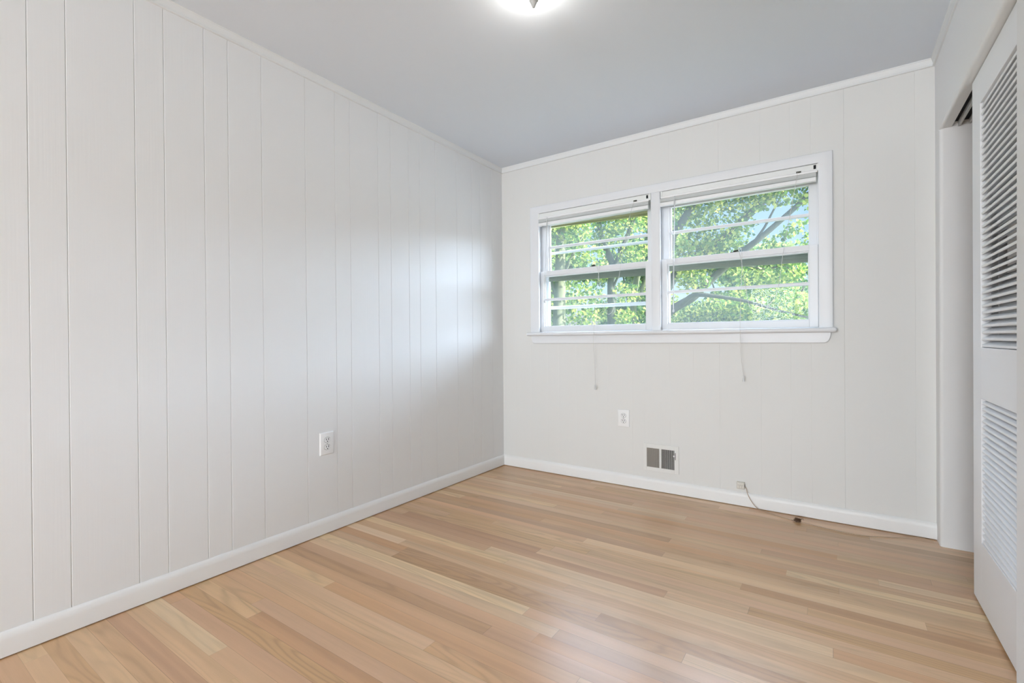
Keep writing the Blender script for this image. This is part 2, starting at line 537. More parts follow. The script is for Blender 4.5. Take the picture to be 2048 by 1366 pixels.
wr.loft([near_ring(-1.278, 0), near_ring(-1.291, 1.05), near_ring(-1.302, HZ), near_ring(-1.302, H)])
struct(wr.build('wall_right', M_WALL2, smooth=30), 'white plaster wall with the closet opening')
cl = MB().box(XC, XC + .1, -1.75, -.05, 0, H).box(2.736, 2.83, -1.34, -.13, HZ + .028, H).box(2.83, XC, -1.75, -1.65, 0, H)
struct(cl.build('wall_closet', M_CLOS), 'closet interior darkened in colour to stand for shade')
wf = MB()
for a0, a1, z0, z1 in ((-.12, .55, 0, H), (2.59, XC + .1, 0, H), (.55, 2.59, 0, .62), (.55, 2.59, 2.18, H)):
    wf.box(a0, a1, YF - .1, YF, z0, z1)
struct(wf.build('wall_front', M_WALL2), 'plain wall behind the camera with a wide opening added for fill light')
wf = MB()  # unseen window frame, added around the opening for the fill lamp
for a0, a1, z0, z1 in ((.55, .60, .62, 2.18), (2.54, 2.59, .62, 2.18), (.60, 2.54, .62, .67), (.60, 2.54, 2.13, 2.18), (1.55, 1.59, .67, 2.13)):
    wf.box(a0, a1, YF - .08, YF - .02, z0, z1)
struct(wf.build('window_3', M_WINF), 'white frame added around the fill light opening behind the camera')

# ------------------------------------------------------------------ crown moulding, baseboards
crown = [(0, 0), (.017, 0), (.017, -.004), (.0145, -.006), (.0135, -.011), (.011, -.017), (.009, -.024), (.0085, -.031), (.010, -.033), (.010, -.038), (.0075, -.040), (0, -.040)]
b = MB()
b.sweep(crown, [((0, YF, H), (1, 0, 0), (0, 0, 1)), ((0, 0, H), (1, -1, 0), (0, 0, 1))])
struct(b.build('trim_1', M_CROWN, smooth=25), 'thin crown moulding along the left wall')
b = MB()
b.sweep(crown, [((0, 0, H), (1, -1, 0), (0, 0, 1)), ((W, 0, H), (-1, -1, 0), (0, 0, 1))])
struct(b.build('trim_2', M_CROWN, smooth=25), 'thin crown moulding above the windows')
b = MB()
b.sweep(crown, [((W, 0, H), (-1, -1, 0), (0, 0, 1)), ((W, YF, H), (-1, 0, 0), (0, 0, 1))])
struct(b.build('trim_3', M_CROWN, smooth=25), 'thin crown moulding above the closet')

base = [(0, .0045), (.0135, .0045), (.0135, .058), (.0125, .066), (.010, .074), (.0065, .081), (.002, .085), (0, .085)]
b = MB()
b.sweep(base, [((0, YF, 0), (1, 0, 0), (0, 0, 1)), ((0, 0, 0), (1, -1, 0), (0, 0, 1))])
struct(b.build('baseboard_left', M_TRIM, smooth=40), 'white baseboard of the left wall')
b = MB()
b.sweep(base, [((0, 0, 0), (1, -1, 0), (0, 0, 1)), ((W, 0, 0), (0, -1, 0), (0, 0, 1))])
struct(b.build('baseboard_back', M_TRIM, smooth=40), 'white baseboard under the windows')

# ------------------------------------------------------------------ window casing, stool, apron
CX0, CX1, CZ0, CZ1 = .280, 2.262, 1.088, 2.072
IX0, IX1, IZ1 = .358, 2.193, 2.014
MX0, MX1 = 1.243, 1.304


def ranch(w):      # u from the inner edge outward, v out of the wall
    return [(0, 0), (0, .011), (.003, .0145), (w * .25, .0165), (w * .55, .0185), (w * .8, .0190), (w - .004, .0175), (w, .0135), (w, 0)]


b = MB()
cw = [((IX0, 0, CZ0), (-(IX0 - CX0), 0, 0)), ((IX0, 0, IZ1), (-(IX0 - CX0), 0, CZ1 - IZ1)), ((IX1, 0, IZ1), (CX1 - IX1, 0, CZ1 - IZ1)), ((IX1, 0, CZ0), (CX1 - IX1, 0, 0))]
b.sweep(ranch(1.0)[:0] or [(0, 0), (0, .011), (.04, .0145), (.25, .0165), (.55, .0185), (.8, .0190), (.945, .0175), (1, .0135), (1, 0)],
        [(o, U, (0, -1, 0)) for o, U in cw])
struct(b.build('trim_4', M_WINF, smooth=30), 'white mitred casing around the windows')
mw = MX1 - MX0
b = MB()
mp_ = [(0, 0), (0, .010), (.004, .0135), (.014, .0155), (mw - .014, .0155), (mw - .004, .0135), (mw, .010), (mw, 0)]
b.sweep(mp_, [((MX0, 0, CZ0), (1, 0, 0), (0, -1, 0)), ((MX0, 0, IZ1), (1, 0, 0), (0, -1, 0))])
b.box(MX0 - .004, MX1 - .016, .0, .158, CZ0 - .02, IZ1 + .01)
struct(b.build('trim_5', M_WINF, smooth=30), 'white mullion between the two windows')
b = MB()
# stool with rounded nose and horns, apron below it with curved ends
nose = [(0.0, 1.061)] + [(-.048 - .0135 * math.cos(math.radians(a)), 1.0745 + .0135 * math.sin(math.radians(a))) for a in range(-90, 91, 20)] + [(0.0, 1.088)]
x0s, x1s = .265, 2.278


def stool_ring(x, k):
    return [(x, y * k if y < 0 else y, 1.0745 + (z - 1.0745) * (1 if k > .93 else .55)) for y, z in nose]


b.loft([stool_ring(x0s, .90), stool_ring(x0s + .006, .97), stool_ring(x0s + .014, 1), stool_ring(x1s - .014, 1), stool_ring(x1s - .006, .97), stool_ring(x1s, .90)])
b.box(OX0 + .002, OX1 - .002, 0, .03, 1.062, 1.0875)
struct(b.build('trim_6', M_WINF, smooth=50), 'white window stool with rounded nose')
ap = [(.285, 1.061), (.286, 1.045), (.290, 1.028), (.296, 1.014), (.303, 1.005), (.310, 1.001)]
ap2 = [(2.252, 1.061), (2.251, 1.045), (2.247, 1.028), (2.240, 1.014), (2.232, 1.005), (2.224, 1.001)]
poly = ap + ap2[::-1]
b = MB()
b.loft([[(x, 0, z) for x, z in poly], [(x, -.014, z) for x, z in poly],
        [(x + (.003 if x < 1 else -.003), -.018, z + (.003 if z < 1.01 else 0)) for x, z in poly]])
struct(b.build('trim_7', M_WINF, smooth=30), 'white apron under the window stool')


# ------------------------------------------------------------------ windows
def frame4(mb, x0, x1, z0, z1, l, r, bt, tp, y0, y1, ch=.006):
    """four rails with a small chamfered inner edge on the room side"""
    mb.box(x0, x0 + l, y0, y1, z0, z1)
    mb.box(x1 - r, x1, y0, y1, z0, z1)
    mb.box(x0 + l, x1 - r, y0, y1, z0, z0 + bt)
    mb.box(x0 + l, x1 - r, y0, y1, z1 - tp, z1)
    return mb


def pane(x0, x1, z0, z1, y):
    return MB().box(x0, x1, y - .0015, y + .0015, z0, z1)


def muntin(x0, x1, zc, y0, y1, h=.020):
    b = MB()
    ym = (y0 + y1) / 2
    pr = [(y0, zc - h * .28), (y0, zc + h * .28), (y0 + .006, zc + h * .5), (y1, zc + h * .5), (y1, zc - h * .5), (y0 + .006, zc - h * .5)]
    return b.loft([[(x, y, z) for y, z in pr] for x in (x0, x1)])


def window(idx, fx0, fx1, lo, hi, storm_muntins, label, lockx):
    """lo / hi: (left stile inner x, right stile inner x) of lower and upper sash"""
    e = struct(empty('window_%d' % idx, ((fx0 + fx1) / 2, .08, 1.09)), label)
    top = 2.024
    # frame: jambs with stops, head and sloped sill
    b = MB()
    b.box(fx0 - .012, fx0, .002, .158, 1.062, top)
    b.box(fx1, fx1 + .012, .002, .158, 1.062, top)
    b.box(fx0, fx1, .002, .158, top - .012, top)
    b.hexa([(fx0, .03, 1.064), (fx1, .03, 1.064), (fx1, .20, 1.04), (fx0, .20, 1.04), (fx0, .03, 1.089), (fx1, .03, 1.089), (fx1, .20, 1.062), (fx0, .20, 1.062)])
    b.box(fx0, fx0 + .010, .0635, .0655, 1.09, top - .012)
    b.box(fx1 - .010, fx1, .0635, .0655, 1.09, top - .012)
    b.box(fx0, fx0 + .014, .099, .113, 1.07, top - .012)
    b.box(fx1 - .014, fx1, .099, .113, 1.07, top - .012)
    b.build('window_frame', M_WINF, e, bevel=.001)
    # lower sash
    gap = .003
    x0, x1 = fx0 + gap, fx1 - gap
    b = frame4(MB(), x0, x1, 1.091, 1.567, lo[0] - x0, x1 - lo[1], .041, .035, .030, .062)
    # glazing bead
    b.box(lo[0], lo[0] + .006, .044, .062, 1.132, 1.532)
    b.box(lo[1] - .006, lo[1], .044, .062, 1.132, 1.532)
    b.box(lo[0], lo[1], .044, .062, 1.132, 1.138)
    b.hexa([(lo[0], .036, 1.524), (lo[1], .036, 1.524), (lo[1], .062, 1.522), (lo[0], .062, 1.522),
            (lo[0], .036, 1.532), (lo[1], .036, 1.532), (lo[1], .062, 1.532), (lo[0], .062, 1.532)])
    ls = b.build('lower_sash', M_WINF, e, bevel=.0018)
    pane(lo[0], lo[1], 1.132, 1.532, .054).build('glass_pane', M_GLASS, ls)
    muntin(lo[0], lo[1], 1.344, .038, .062).build('muntin', M_WINF, ls)
    # upper sash, one track further out
    b = frame4(MB(), x0, x1, 1.535, 2.010, hi[0] - x0, x1 - hi[1], .033, 2.010 - hi[2], .067, .098)
    b.box(hi[0], hi[0] + .012, .080, .098, 1.568, hi[2])
    b.box(hi[1] - .004, hi[1], .080, .098, 1.568, hi[2])
    us = b.build('upper_sash', M_WINF, e, bevel=.0018)
    pane(hi[0], hi[1], 1.568, hi[2], .089).build('glass_pane', M_GLASS, us)
    muntin(hi[0], hi[1], 1.757 if idx == 1 else 1.750, .075, .097).build('muntin', M_WINF, us)
    # storm window outside
    sx0, sx1 = fx0 + .004, fx1 - .004
    st = empty('storm_window', (0, .045, 0)); st.parent = e
    b = MB()
    b.box(sx0, sx0 + .032, .118, .145, 1.066, 2.01)
    b.box(sx1 - .032, sx1, .118, .145, 1.066, 2.01)
    b.box(sx0, sx1, .118, .145, 1.066, 1.092)
    b.box(sx0, sx1, .118, .145, 1.985, 2.01)
    b.build('storm_frame', M_STORMW, st, bevel=.001)
    b = MB()
    b.hexa([(sx0 + .032, .120, 1.497), (sx1 - .032, .120, 1.481), (sx1 - .032, .147, 1.481), (sx0 + .032, .147, 1.497),
            (sx0 + .032, .120, 1.556), (sx1 - .032, .120, 1.556), (sx1 - .032, .147, 1.556), (sx0 + .032, .147, 1.556)])
    b.hexa([(sx0 + .032, .114, 1.512), (sx1 - .032, .114, 1.505), (sx1 - .032, .120, 1.505), (sx0 + .032, .120, 1.512),
            (sx0 + .032, .114, 1.518), (sx1 - .032, .114, 1.514), (sx1 - .032, .120, 1.514), (sx0 + .032, .120, 1.518)])
    o = b.build('storm_meeting_rail', M_STORM, st, bevel=.001); o['label'] = 'dark green middle rail of the storm window'
    if storm_muntins:
        for z in (1.719, 1.284):
            h = .020 if z > 1.5 else .026
            muntin(sx0 + .032, sx1 - .032, z, .122, .138, h).build('storm_bar', M_STORMW, st)
        b = MB()
        za, zb = 1.931, 1.905
        b.hexa([(sx0 + .032, .122, za - .004), (sx1 - .032, .122, zb), (sx1 - .032, .142, zb), (sx0 + .032, .142, za - .004),
                (sx0 + .032, .122, za + .004), (sx1 - .032, .122, zb + .016), (sx1 - .032, .142, zb + .016), (sx0 + .032, .142, za + .004)])
        o = b.build('storm_edge', M_OLIVE, st, bevel=.001); o['label'] = 'olive lower edge of the crooked storm panel'
        b = MB()
        b.box(sx0 + .032, sx1 - .032, .124, .142, 1.922, 1.985)
        o = b.build('storm_top_rail', M_CREAM, st); o['label'] = 'cream top rail of the storm window'
    else:
        b = MB().box(sx0 + .032, sx1 - .032, .124, .142, 1.931, 1.985)
        b.build('storm_top_rail', M_STORMW, st)
    # sash lock on the meeting rail
    b = MB()
    b.box(lockx - .026, lockx + .026, .036, .056, 1.567, 1.571)
    b.lathe([(.009, 0), (.009, .008), (.006, .011)], (lockx, .046, 1.571), n=14)
    b.hexa([(lockx - .008, .036, 1.572), (lockx + .024, .030, 1.574), (lockx + .026, .040, 1.574), (lockx, .052, 1.572),
            (lockx - .008, .036, 1.578), (lockx + .024, .030, 1.582), (lockx + .026, .040, 1.582), (lockx, .052, 1.578)])
    o = b.build('sash_lock', M_BRONZE, e, bevel=.001); o['label'] = 'dark bronze sash lock'
    return e


window(1, .337, 1.237, (.376, 1.190), (.398, 1.193, 1.931), True, 'left double-hung window with doubled crossbars', .79)
window(2, 1.290, 2.194, (1.337, 2.147), (1.342, 2.147, 1.919), False, 'right double-hung window with single crossbars', 1.752)


# ------------------------------------------------------------------ raised mini blinds
def blind(name, x0, x1, loop, hang, wand, cordlock, lab):
    e = empty(name, ((x0 + x1) / 2, 0, 1.915))
    tag(e, lab, 'window blind', 'raised mini blinds')
    b = MB()
    pr = [(-.012, 1.980), (-.012, 2.011), (-.008, 2.0125), (-.008, 2.008), (.008, 2.008), (.008, 2.0125), (.012, 2.0125), (.012, 1.974), (-.007, 1.974)]
    b.loft([[(x, y, z) for y, z in pr] for x in (x0 + .012, x1 - .012)])
    hr = b.build('headrail', M_BLIND, e, bevel=.0008)
    # rolled lower lip, in a lighter plastic
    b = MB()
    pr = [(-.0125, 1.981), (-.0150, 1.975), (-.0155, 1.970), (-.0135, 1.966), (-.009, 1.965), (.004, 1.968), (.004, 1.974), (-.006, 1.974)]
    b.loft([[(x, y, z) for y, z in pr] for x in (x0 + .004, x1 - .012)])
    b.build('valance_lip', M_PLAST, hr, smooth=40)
    MB().box(x0, x0 + .012, -.014, .013, 1.968, 2.0135).build('end_bracket', M_BLIND, e, bevel=.001)
    MB().box(x1 - .012, x1, -.014, .013, 1.972, 2.0135).build('end_bracket', M_BLIND, e, bevel=.001)
    b = MB().box(x1 - .030, x1 - .018, -.0135, -.0125, 1.984, 2.006)
    b.build('bracket_slot', M_DARK, hr)
    b = MB().box(cordlock - .012, cordlock + .012, -.0165, -.0120, 1.976, 1.986)
    o = b.build('cord_lock', M_BRONZE, hr, bevel=.001)
    # stack of closed slats, each a thin curved strip
    b = MB()
    n = 12
    for i in range(n):
        z = 1.9430 + i * .00185
        dx = random.uniform(-.0015, .0015); dy = random.uniform(-.0008, .0008)
        pr = [(-.0115 + dy, z), (-.005 + dy, z + .0011), (0.002 + dy, z + .0013), (.010 + dy, z), (.010 + dy, z - .0005), (.002 + dy, z + .0008), (-.005 + dy, z + .0006), (-.0115 + dy, z - .0005)]
        b.loft([[(x, y, zz) for y, zz in pr] for x in (x0 - .006 + dx, x1 - .016 + dx)])
    b.box(x0 - .004, x1 - .018, -.0085, .009, 1.944, 1.965)
    b.build('slat_stack', M_BLIND, e)
    b = MB()
    pr = [(-.0125, 1.919), (-.0125, 1.937), (-.008, 1.9415), (.008, 1.9415), (.011, 1.938), (.011, 1.919), (.006, 1.9150), (-.006, 1.9150)]
    b.loft([[(x, y, z) for y, z in pr] for x in (x0 - .004, x1 - .018)])
    b.build('bottom_rail', M_PLAST, e, smooth=40)
    # tilt wand
    w0, w1 = Vector(wand[0]), Vector(wand[1])
    b = MB().tube([w0, w0.lerp(w1, .5), w1], .0038, 6)
    b.lathe([(.003, 0), (.0065, -.004), (.0065, -.018), (.003, -.022)], tuple(w1), n=10)
    b.tube([w0 + Vector((0, .008, .022)), w0 + Vector((0, -.003, .018)), w0], .0016, 6)
    b.build('tilt_wand', M_CLEAR, e, smooth=40)
    # lift cord: loops down, is hitched at the sash lock, and hangs free
    def spl(P, k=6):
        P = [Vector(p) for p in P]; out = []
        for i in range(len(P) - 1):
            p0 = P[max(i - 1, 0)]; p1 = P[i]; p2 = P[i + 1]; p3 = P[min(i + 2, len(P) - 1)]
            for j in range(k):
                t = j / k
                out.append(.5 * ((2 * p1) + (p2 - p0) * t + (2 * p0 - 5 * p1 + 4 * p2 - p3) * t * t + (3 * p1 - p0 - 3 * p2 + p3) * t ** 3))
        out.append(P[-1])
        return out
    b = MB().tube(spl(loop), .0013, 6)
    b.tube(spl([loop[-1]] + hang), .0013, 6)
    b.build('lift_cord', M_CORD, e, smooth=60)
    ex, ey, ez = hang[-1]
    b = MB().lathe([(.0016, 0), (.004, -.004), (.0065, -.020), (.0075, -.034), (.005, -.037)], (ex, ey, ez), n=12)
    b.build('cord_tassel', M_CLEAR, e, smooth=40)
    return e


blind('window_blind', .352, 1.242,
      [(1.129, -.017, 1.979), (1.100, -.020, 1.889), (1.060, -.020, 1.70), (1.024, -.020, 1.515), (.993, -.020, 1.306), (.955, -.020, 1.215), (.91, -.018, 1.235), (.872, -.012, 1.40), (.845, .008, 1.53), (.815, .024, 1.583)],
      [(.836, .022, 1.585), (.851, .016, 1.547), (.846, -.03, 1.30), (.842, -.064, 1.09), (.840, -.067, .989), (.843, -.052, .83), (.841, -.045, .705)],
      ((.440, -.022, 1.948), (.417, -.026, 1.336)), 1.135, 'white mini blind raised at the top of the left window')
blind('window_blind', 1.308, 2.202,
      [(2.095, -.017, 1.979), (2.06, -.020, 1.76), (2.023, -.020, 1.543), (1.991, -.020, 1.312), (1.946, -.020, 1.226), (1.899, -.020, 1.184), (1.845, -.018, 1.215), (1.815, -.010, 1.38), (1.795, .010, 1.50), (1.775, .024, 1.583)],
      [(1.792, .022, 1.585), (1.797, .012, 1.50), (1.797, -.03, 1.30), (1.796, -.064, 1.09), (1.799, -.067, .959), (1.805, -.052, .86), (1.811, -.045, .805)],
      ((1.402, -.022, 1.945), (1.391, -.026, 1.225)), 2.10, 'white mini blind raised at the top of the right window')


# ------------------------------------------------------------------ wall outlets
def oval(c, w, h, y, to):
    pts = []
    for k in range(28):
        a = 2 * math.pi * k / 28
        u = max(-w * .5, min(w * .5, h * .62 * math.cos(a))); v = h * .5 * math.sin(a)
        pts.append(to(c[0] + u, c[1] + v, y))
    return pts


def outlet(center, to, lab):
    e = empty('wall_outlet', to(center[0], center[1] - .06, 0))
    tag(e, lab, 'electrical outlet', 'duplex wall outlets')
    u, v = center
    b = MB()
    w, h = .042, .0605
    b.loft([[to(u + sx * (w - d), v + sz * (h - d), y) for sx, sz in ((-1, -1), (1, -1), (1, 1), (-1, 1))] for d, y in ((0, 0), (0, .002), (.003, .0055), (.006, .0065))])
    b.build('cover_plate', M_PLAST, e, smooth=20)
    for s in (1, -1):
        cv = v + s * .0195
        b = MB().loft([oval((u, cv), .034, .029, y, to) for y in (.006, .0088)])
        rc = b.build('receptacle', M_PLAST, e, smooth=30, bevel=.0006)
        b = MB()
        rim = [oval((u, cv), .0365, .0315, y, to) for y in (.0064, .0068)]
        b.loft(rim)
        b.build('receptacle_rim', M_RIM, rc)
        for du, hh in ((-.0065, .0048), (.0065, .0056)):
            b = MB()
            b.loft([[to(u + du + a * .0017, cv + .004 + c * hh, y) for a, c in ((-1, -1), (1, -1), (1, 1), (-1, 1))] for y in (.0086, .0091)])
            b.build('slot', M_DARK, rc)
        b = MB()
        b.loft([[to(u + .0031 * math.cos(a * math.pi / 6), cv - .0078 + .0031 * math.sin(a * math.pi / 6), y) for a in range(12)] for y in (.0086, .0091)])
        b.build('ground_hole', M_DARK, rc)
    b = MB().loft([[to(u + .003 * math.cos(a * math.pi / 6), v + .003 * math.sin(a * math.pi / 6), y) for a in range(12)] for y in (.0064, .0076)])
    b.build('screw', M_CHROME, e)
    return e


outlet((-1.652, .482), lambda u, v, d: (d, u, v), 'white duplex outlet on the grooved left wall')
outlet((1.037, .474), lambda u, v, d: (u, -d, v), 'white duplex outlet on the window wall above the vent')

# ------------------------------------------------------------------ floor register on the wall
e = tag(empty('wall_register', (1.297, 0, .134)), 'white wall vent with two fields of vertical blades above the baseboard', 'vent')
x0, x1, z0, z1 = 1.179, 1.415, .134, .318
f0, f1, f2, f3, zb, zt = 1.201, 1.287, 1.300, 1.387, .160, .289
b = MB()
for a, c, d, g in ((x0, f0, z0, z1), (f3, x1, z0, z1), (f0, f3, z0, zb), (f0, f3, zt, z1), (f1, f2, zb, zt)):
    b.box(a, c, -.007, -.002, d, g)
b.loft([[(x0 - d, y, z0 - d), (x1 + d, y, z0 - d), (x1 + d, y, z1 + d), (x0 - d, y, z1 + d)] for d, y in ((.001, -.0001), (.0, -.0022))])
b.build('register_frame', M_REG, e, bevel=.0012)
MB().box(f0 - .001, f3 + .001, -.0030, -.0024, zb - .001, zt + .001).build('duct_shade', M_DARK, e)  # dark sheet standing in for the shade of a duct cavity
for k, (a, c) in enumerate(((f0, f1), (f2, f3))):
    b = MB()
    n = 13
    for i in range(n):
        x = a + (c - a) * (i + .5) / n
        wd_ = .0013 if k == 0 else .0005
        sk_ = .0012 if k == 0 else -.0012
        b.hexa([(x - wd_ - sk_, -.0068, zb), (x + wd_ - sk_, -.0068, zb), (x + wd_ + sk_, -.0031, zb), (x - wd_ + sk_, -.0031, zb),
                (x - wd_ - sk_, -.0068, zt), (x + wd_ - sk_, -.0068, zt), (x + wd_ + sk_, -.0031, zt), (x - wd_ + sk_, -.0031, zt)])
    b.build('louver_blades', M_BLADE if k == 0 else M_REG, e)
b = MB().box(1.391, 1.3945, -.0074, -.0069, .228, .275)
b.build('lever_slot', M_DARK, e)
b = MB().lathe([(.002, -.006), (.002, -.012), (.0055, -.013), (.0065, -.017), (.004, -.020)], (1.388, 0, .254), 'y', 12)
b.build('damper_lever', M_PLAST, e, smooth=40)
for x in (1.189, 1.406):
    MB().lathe([(.0035, -.0065), (.003, -.0085)], (x, 0, .226), 'y', 10).build('screw', M_REG, e)

# ------------------------------------------------------------------ phone jack, cord, dust
e = tag(empty('phone_jack', (1.787, 0, .107)), 'small ivory phone jack above the baseboard with its thin tan cord trailing along the floor', 'phone jack')
b = MB()
b.loft([[(1.764 + d, y, .107 + d), (1.809 - d, y, .107 + d), (1.809 - d, y, .149 - d), (1.764 + d, y, .149 - d)] for d, y in ((0, 0), (0, -.014), (.004, -.019))])
b.build('jack_body', M_JACK, e, bevel=.001)
MB().box(1.771, 1.802, -.0196, -.0188, .130, .1315).box(1.780, 1.7815, -.0196, -.0188, .114, .127).box(1.793, 1.7945, -.0196, -.0188, .114, .127).build('cover_groove', M_BLADE, e)
MB().box(1.809, 1.8105, -.014, -.006, .119, .137).build('jack_port', M_DARK, e)

cp = [(1.811, -.010, .124), (1.820, -.020, .112), (1.826, -.026, .090), (1.842, -.028, .055), (1.868, -.028, .020), (1.900, -.034, .0035), (1.963, -.064, .003), (2.03, -.096, .003),
      (2.089, -.110, .004), (2.15, -.122, .003), (2.243, -.144, .003), (2.372, -.153, .003), (2.46, -.118, .003), (2.54, -.080, .003), (2.60, -.052, .010), (2.645, -.045, .008), (2.675, -.050, .003)]


def spline(P, k=6):
    P = [Vector(p) for p in P]; out = []
    for i in range(len(P) - 1):
        a = P[max(i - 1, 0)]; p1 = P[i]; p2 = P[i + 1]; d = P[min(i + 2, len(P) - 1)]
        for j in range(k):
            t = j / k
            out.append(.5 * ((2 * p1) + (p2 - a) * t + (2 * a - 5 * p1 + 4 * p2 - d) * t * t + (3 * p1 - a - 3 * p2 + d) * t ** 3))
    return out + [P[-1]]


o = MB().tube(spline(cp), .0017, 7).build('phone_cord', M_PCORD, e, smooth=60)
o['label'] = 'thin tan cord trailing along the floor'
b = MB()
rr = random.Random(9)
for i in range(26):
    c = Vector((2.092, -.113, .010))
    p = []
    a = rr.uniform(0, 6.28)
    rad = rr.uniform(.006, .017)
    for j in range(7):
        a += rr.uniform(.5, 1.1)
        p.append(c + Vector((math.cos(a) * rad * rr.uniform(.7, 1.2), math.sin(a) * rad * .7, rr.uniform(-.008, .011))))
    b.tube(spline(p, 3), .0009, 4)
b.tube(spline([(2.062, -.112, .004), (2.075, -.116, .006), (2.09, -.112, .012)], 4), .0012, 5)
b.tube(spline([(2.10, -.108, .012), (2.115, -.10, .018), (2.118, -.096, .010)], 4), .0012, 5)
o = b.build('dust_ball', M_DUST, origin=(2.092, -.113, 0))
tag(o, 'dark brown dust tangle caught on the cord on the floor', 'dust ball')

# ------------------------------------------------------------------ closet door and track
st_w, ZT, ZB = .122, 2.031, .010
u0_, u1_, l0_, l1_ = .990, 1.905, .255, .798


def louvers(z0, z1, n, DX0, DX1, ya, yb):
    b = MB()
    t = .0100
    pitch = (z1 - z0) / n
    for i in range(n):
        zc = z0 + pitch * (i + .5)
        xf, xb = DX0 + .003, DX1 - .003
        zf, zk = zc - .0105, zc + .0015
        pr = [(xf + .0015, zf), (xf, zf + t * .2), (xf - .0008, zf + t * .5), (xf, zf + t * .85), (xf + .002, zf + t), (xb, zk + t), (xb, zk)]
        pr = [(x, max(min(z, z1 - .0004), z0 + .0004)) for x, z in pr]
        b.loft([[(x, y, z) for x, z in pr] for y in (yb + .0005, ya - .0005)])
    return b


def closet_door(k, DX0, DX1, DY0, DY1, label):
    e = struct(empty('door_%d' % k, ((DX0 + DX1) / 2, (DY0 + DY1) / 2, .01)), label)
    ya, yb = DY0 - st_w, DY1 + st_w
    b = MB()
    b.box(DX0, DX1, ya, DY0, ZB, ZT)
    b.box(DX0, DX1, DY1, yb, ZB, ZT)
    b.box(DX0, DX1, yb, ya, u1_, ZT)
    b.box(DX0, DX1, yb, ya, l1_, u0_)
    b.box(DX0, DX1, yb, ya, ZB, l0_)
    b.build('door_frame', M_DOOR, e, bevel=.0015)
    louvers(u0_, u1_, 37, DX0, DX1, ya, yb).build('louver_panel', M_DOOR, e)
    louvers(l0_, l1_, 24, DX0, DX1, ya, yb).build('louver_panel', M_DOOR, e)
    return e


closet_door(1, 2.722, 2.752, -.616, -1.336, 'white louvered sliding closet door')
closet_door(2, 2.768, 2.792, -.624, -1.338, 'second sliding door right behind the first one')

e = tag(empty('closet_track', (2.78, -.73, HZ + .022)), 'double rail track under the closet header above the sliding door', 'door track')
MB().box(2.7365, 2.826, -1.335, -.129, HZ + .022, HZ + .0275).build('track_channel', M_DARK, e)  # channel coloured near-black for the shade up inside the track
MB().box(2.757, 2.7655, -1.335, -.130, HZ - .004, HZ + .022).build('track_rail', M_TRACK, e)
MB().box(2.795, 2.801, -1.335, -.130, HZ + .000, HZ + .022).build('track_rail', M_TRACK, e)

# ------------------------------------------------------------------ ceiling light
LX, LY = 1.270, -1.575
M_BELL = mat('grey_metal', (.55, .55, .54), .5, .3)
e = tag(empty('ceiling_light', (LX, LY, H)), 'bare lit bulb in a ceiling holder at the top of the picture', 'ceiling light')
MB().lathe([(.055, 0), (.055, -.006), (.050, -.014), (.030, -.020), (.022, -.026), (.021, -.036), (.018, -.040)], (LX, LY, H), n=32).build('lampholder', M_PORC, e, smooth=35)
bp = [(.012, -.034)]
for a in range(-50, 91, 10):
    bp.append((max(.001, .0265 * math.cos(math.radians(a))), -.0655 - .0265 * math.sin(math.radians(a))))
MB().lathe(bp, (LX, LY, H), n=28).build('bulb', M_BULB, e, smooth=60)
# pull switch bell on the camera side of the holder
PX, PY = LX + .032, LY - .036
b = MB().lathe([(.006, -.020), (.018, -.032), (.0205, -.068), (.019, -.082), (.0155, -.090), (.0105, -.100), (.0082, -.106), (.006, -.111), (.002, -.1135)], (PX, PY, H), n=18)
b.tube([(LX + .012, LY - .016, H - .030), (PX, PY, H - .030)], .005, 8)
b.build('pull_switch', M_BELL, e, smooth=30)


# ------------------------------------------------------------------ outdoors
GZ = -1.2
struct(MB().box(-40, 40, .16, 70, GZ - .2, GZ).build('ground', M_LAWN), 'lawn outside')
struct(MB().box(2.6, 30, .6, 30, GZ, GZ + .03).build('bounce_slab', M_CONC), 'pale concrete slab added outside to bounce sun indoors')  # unseen pale slab, added to bounce sun up into the room


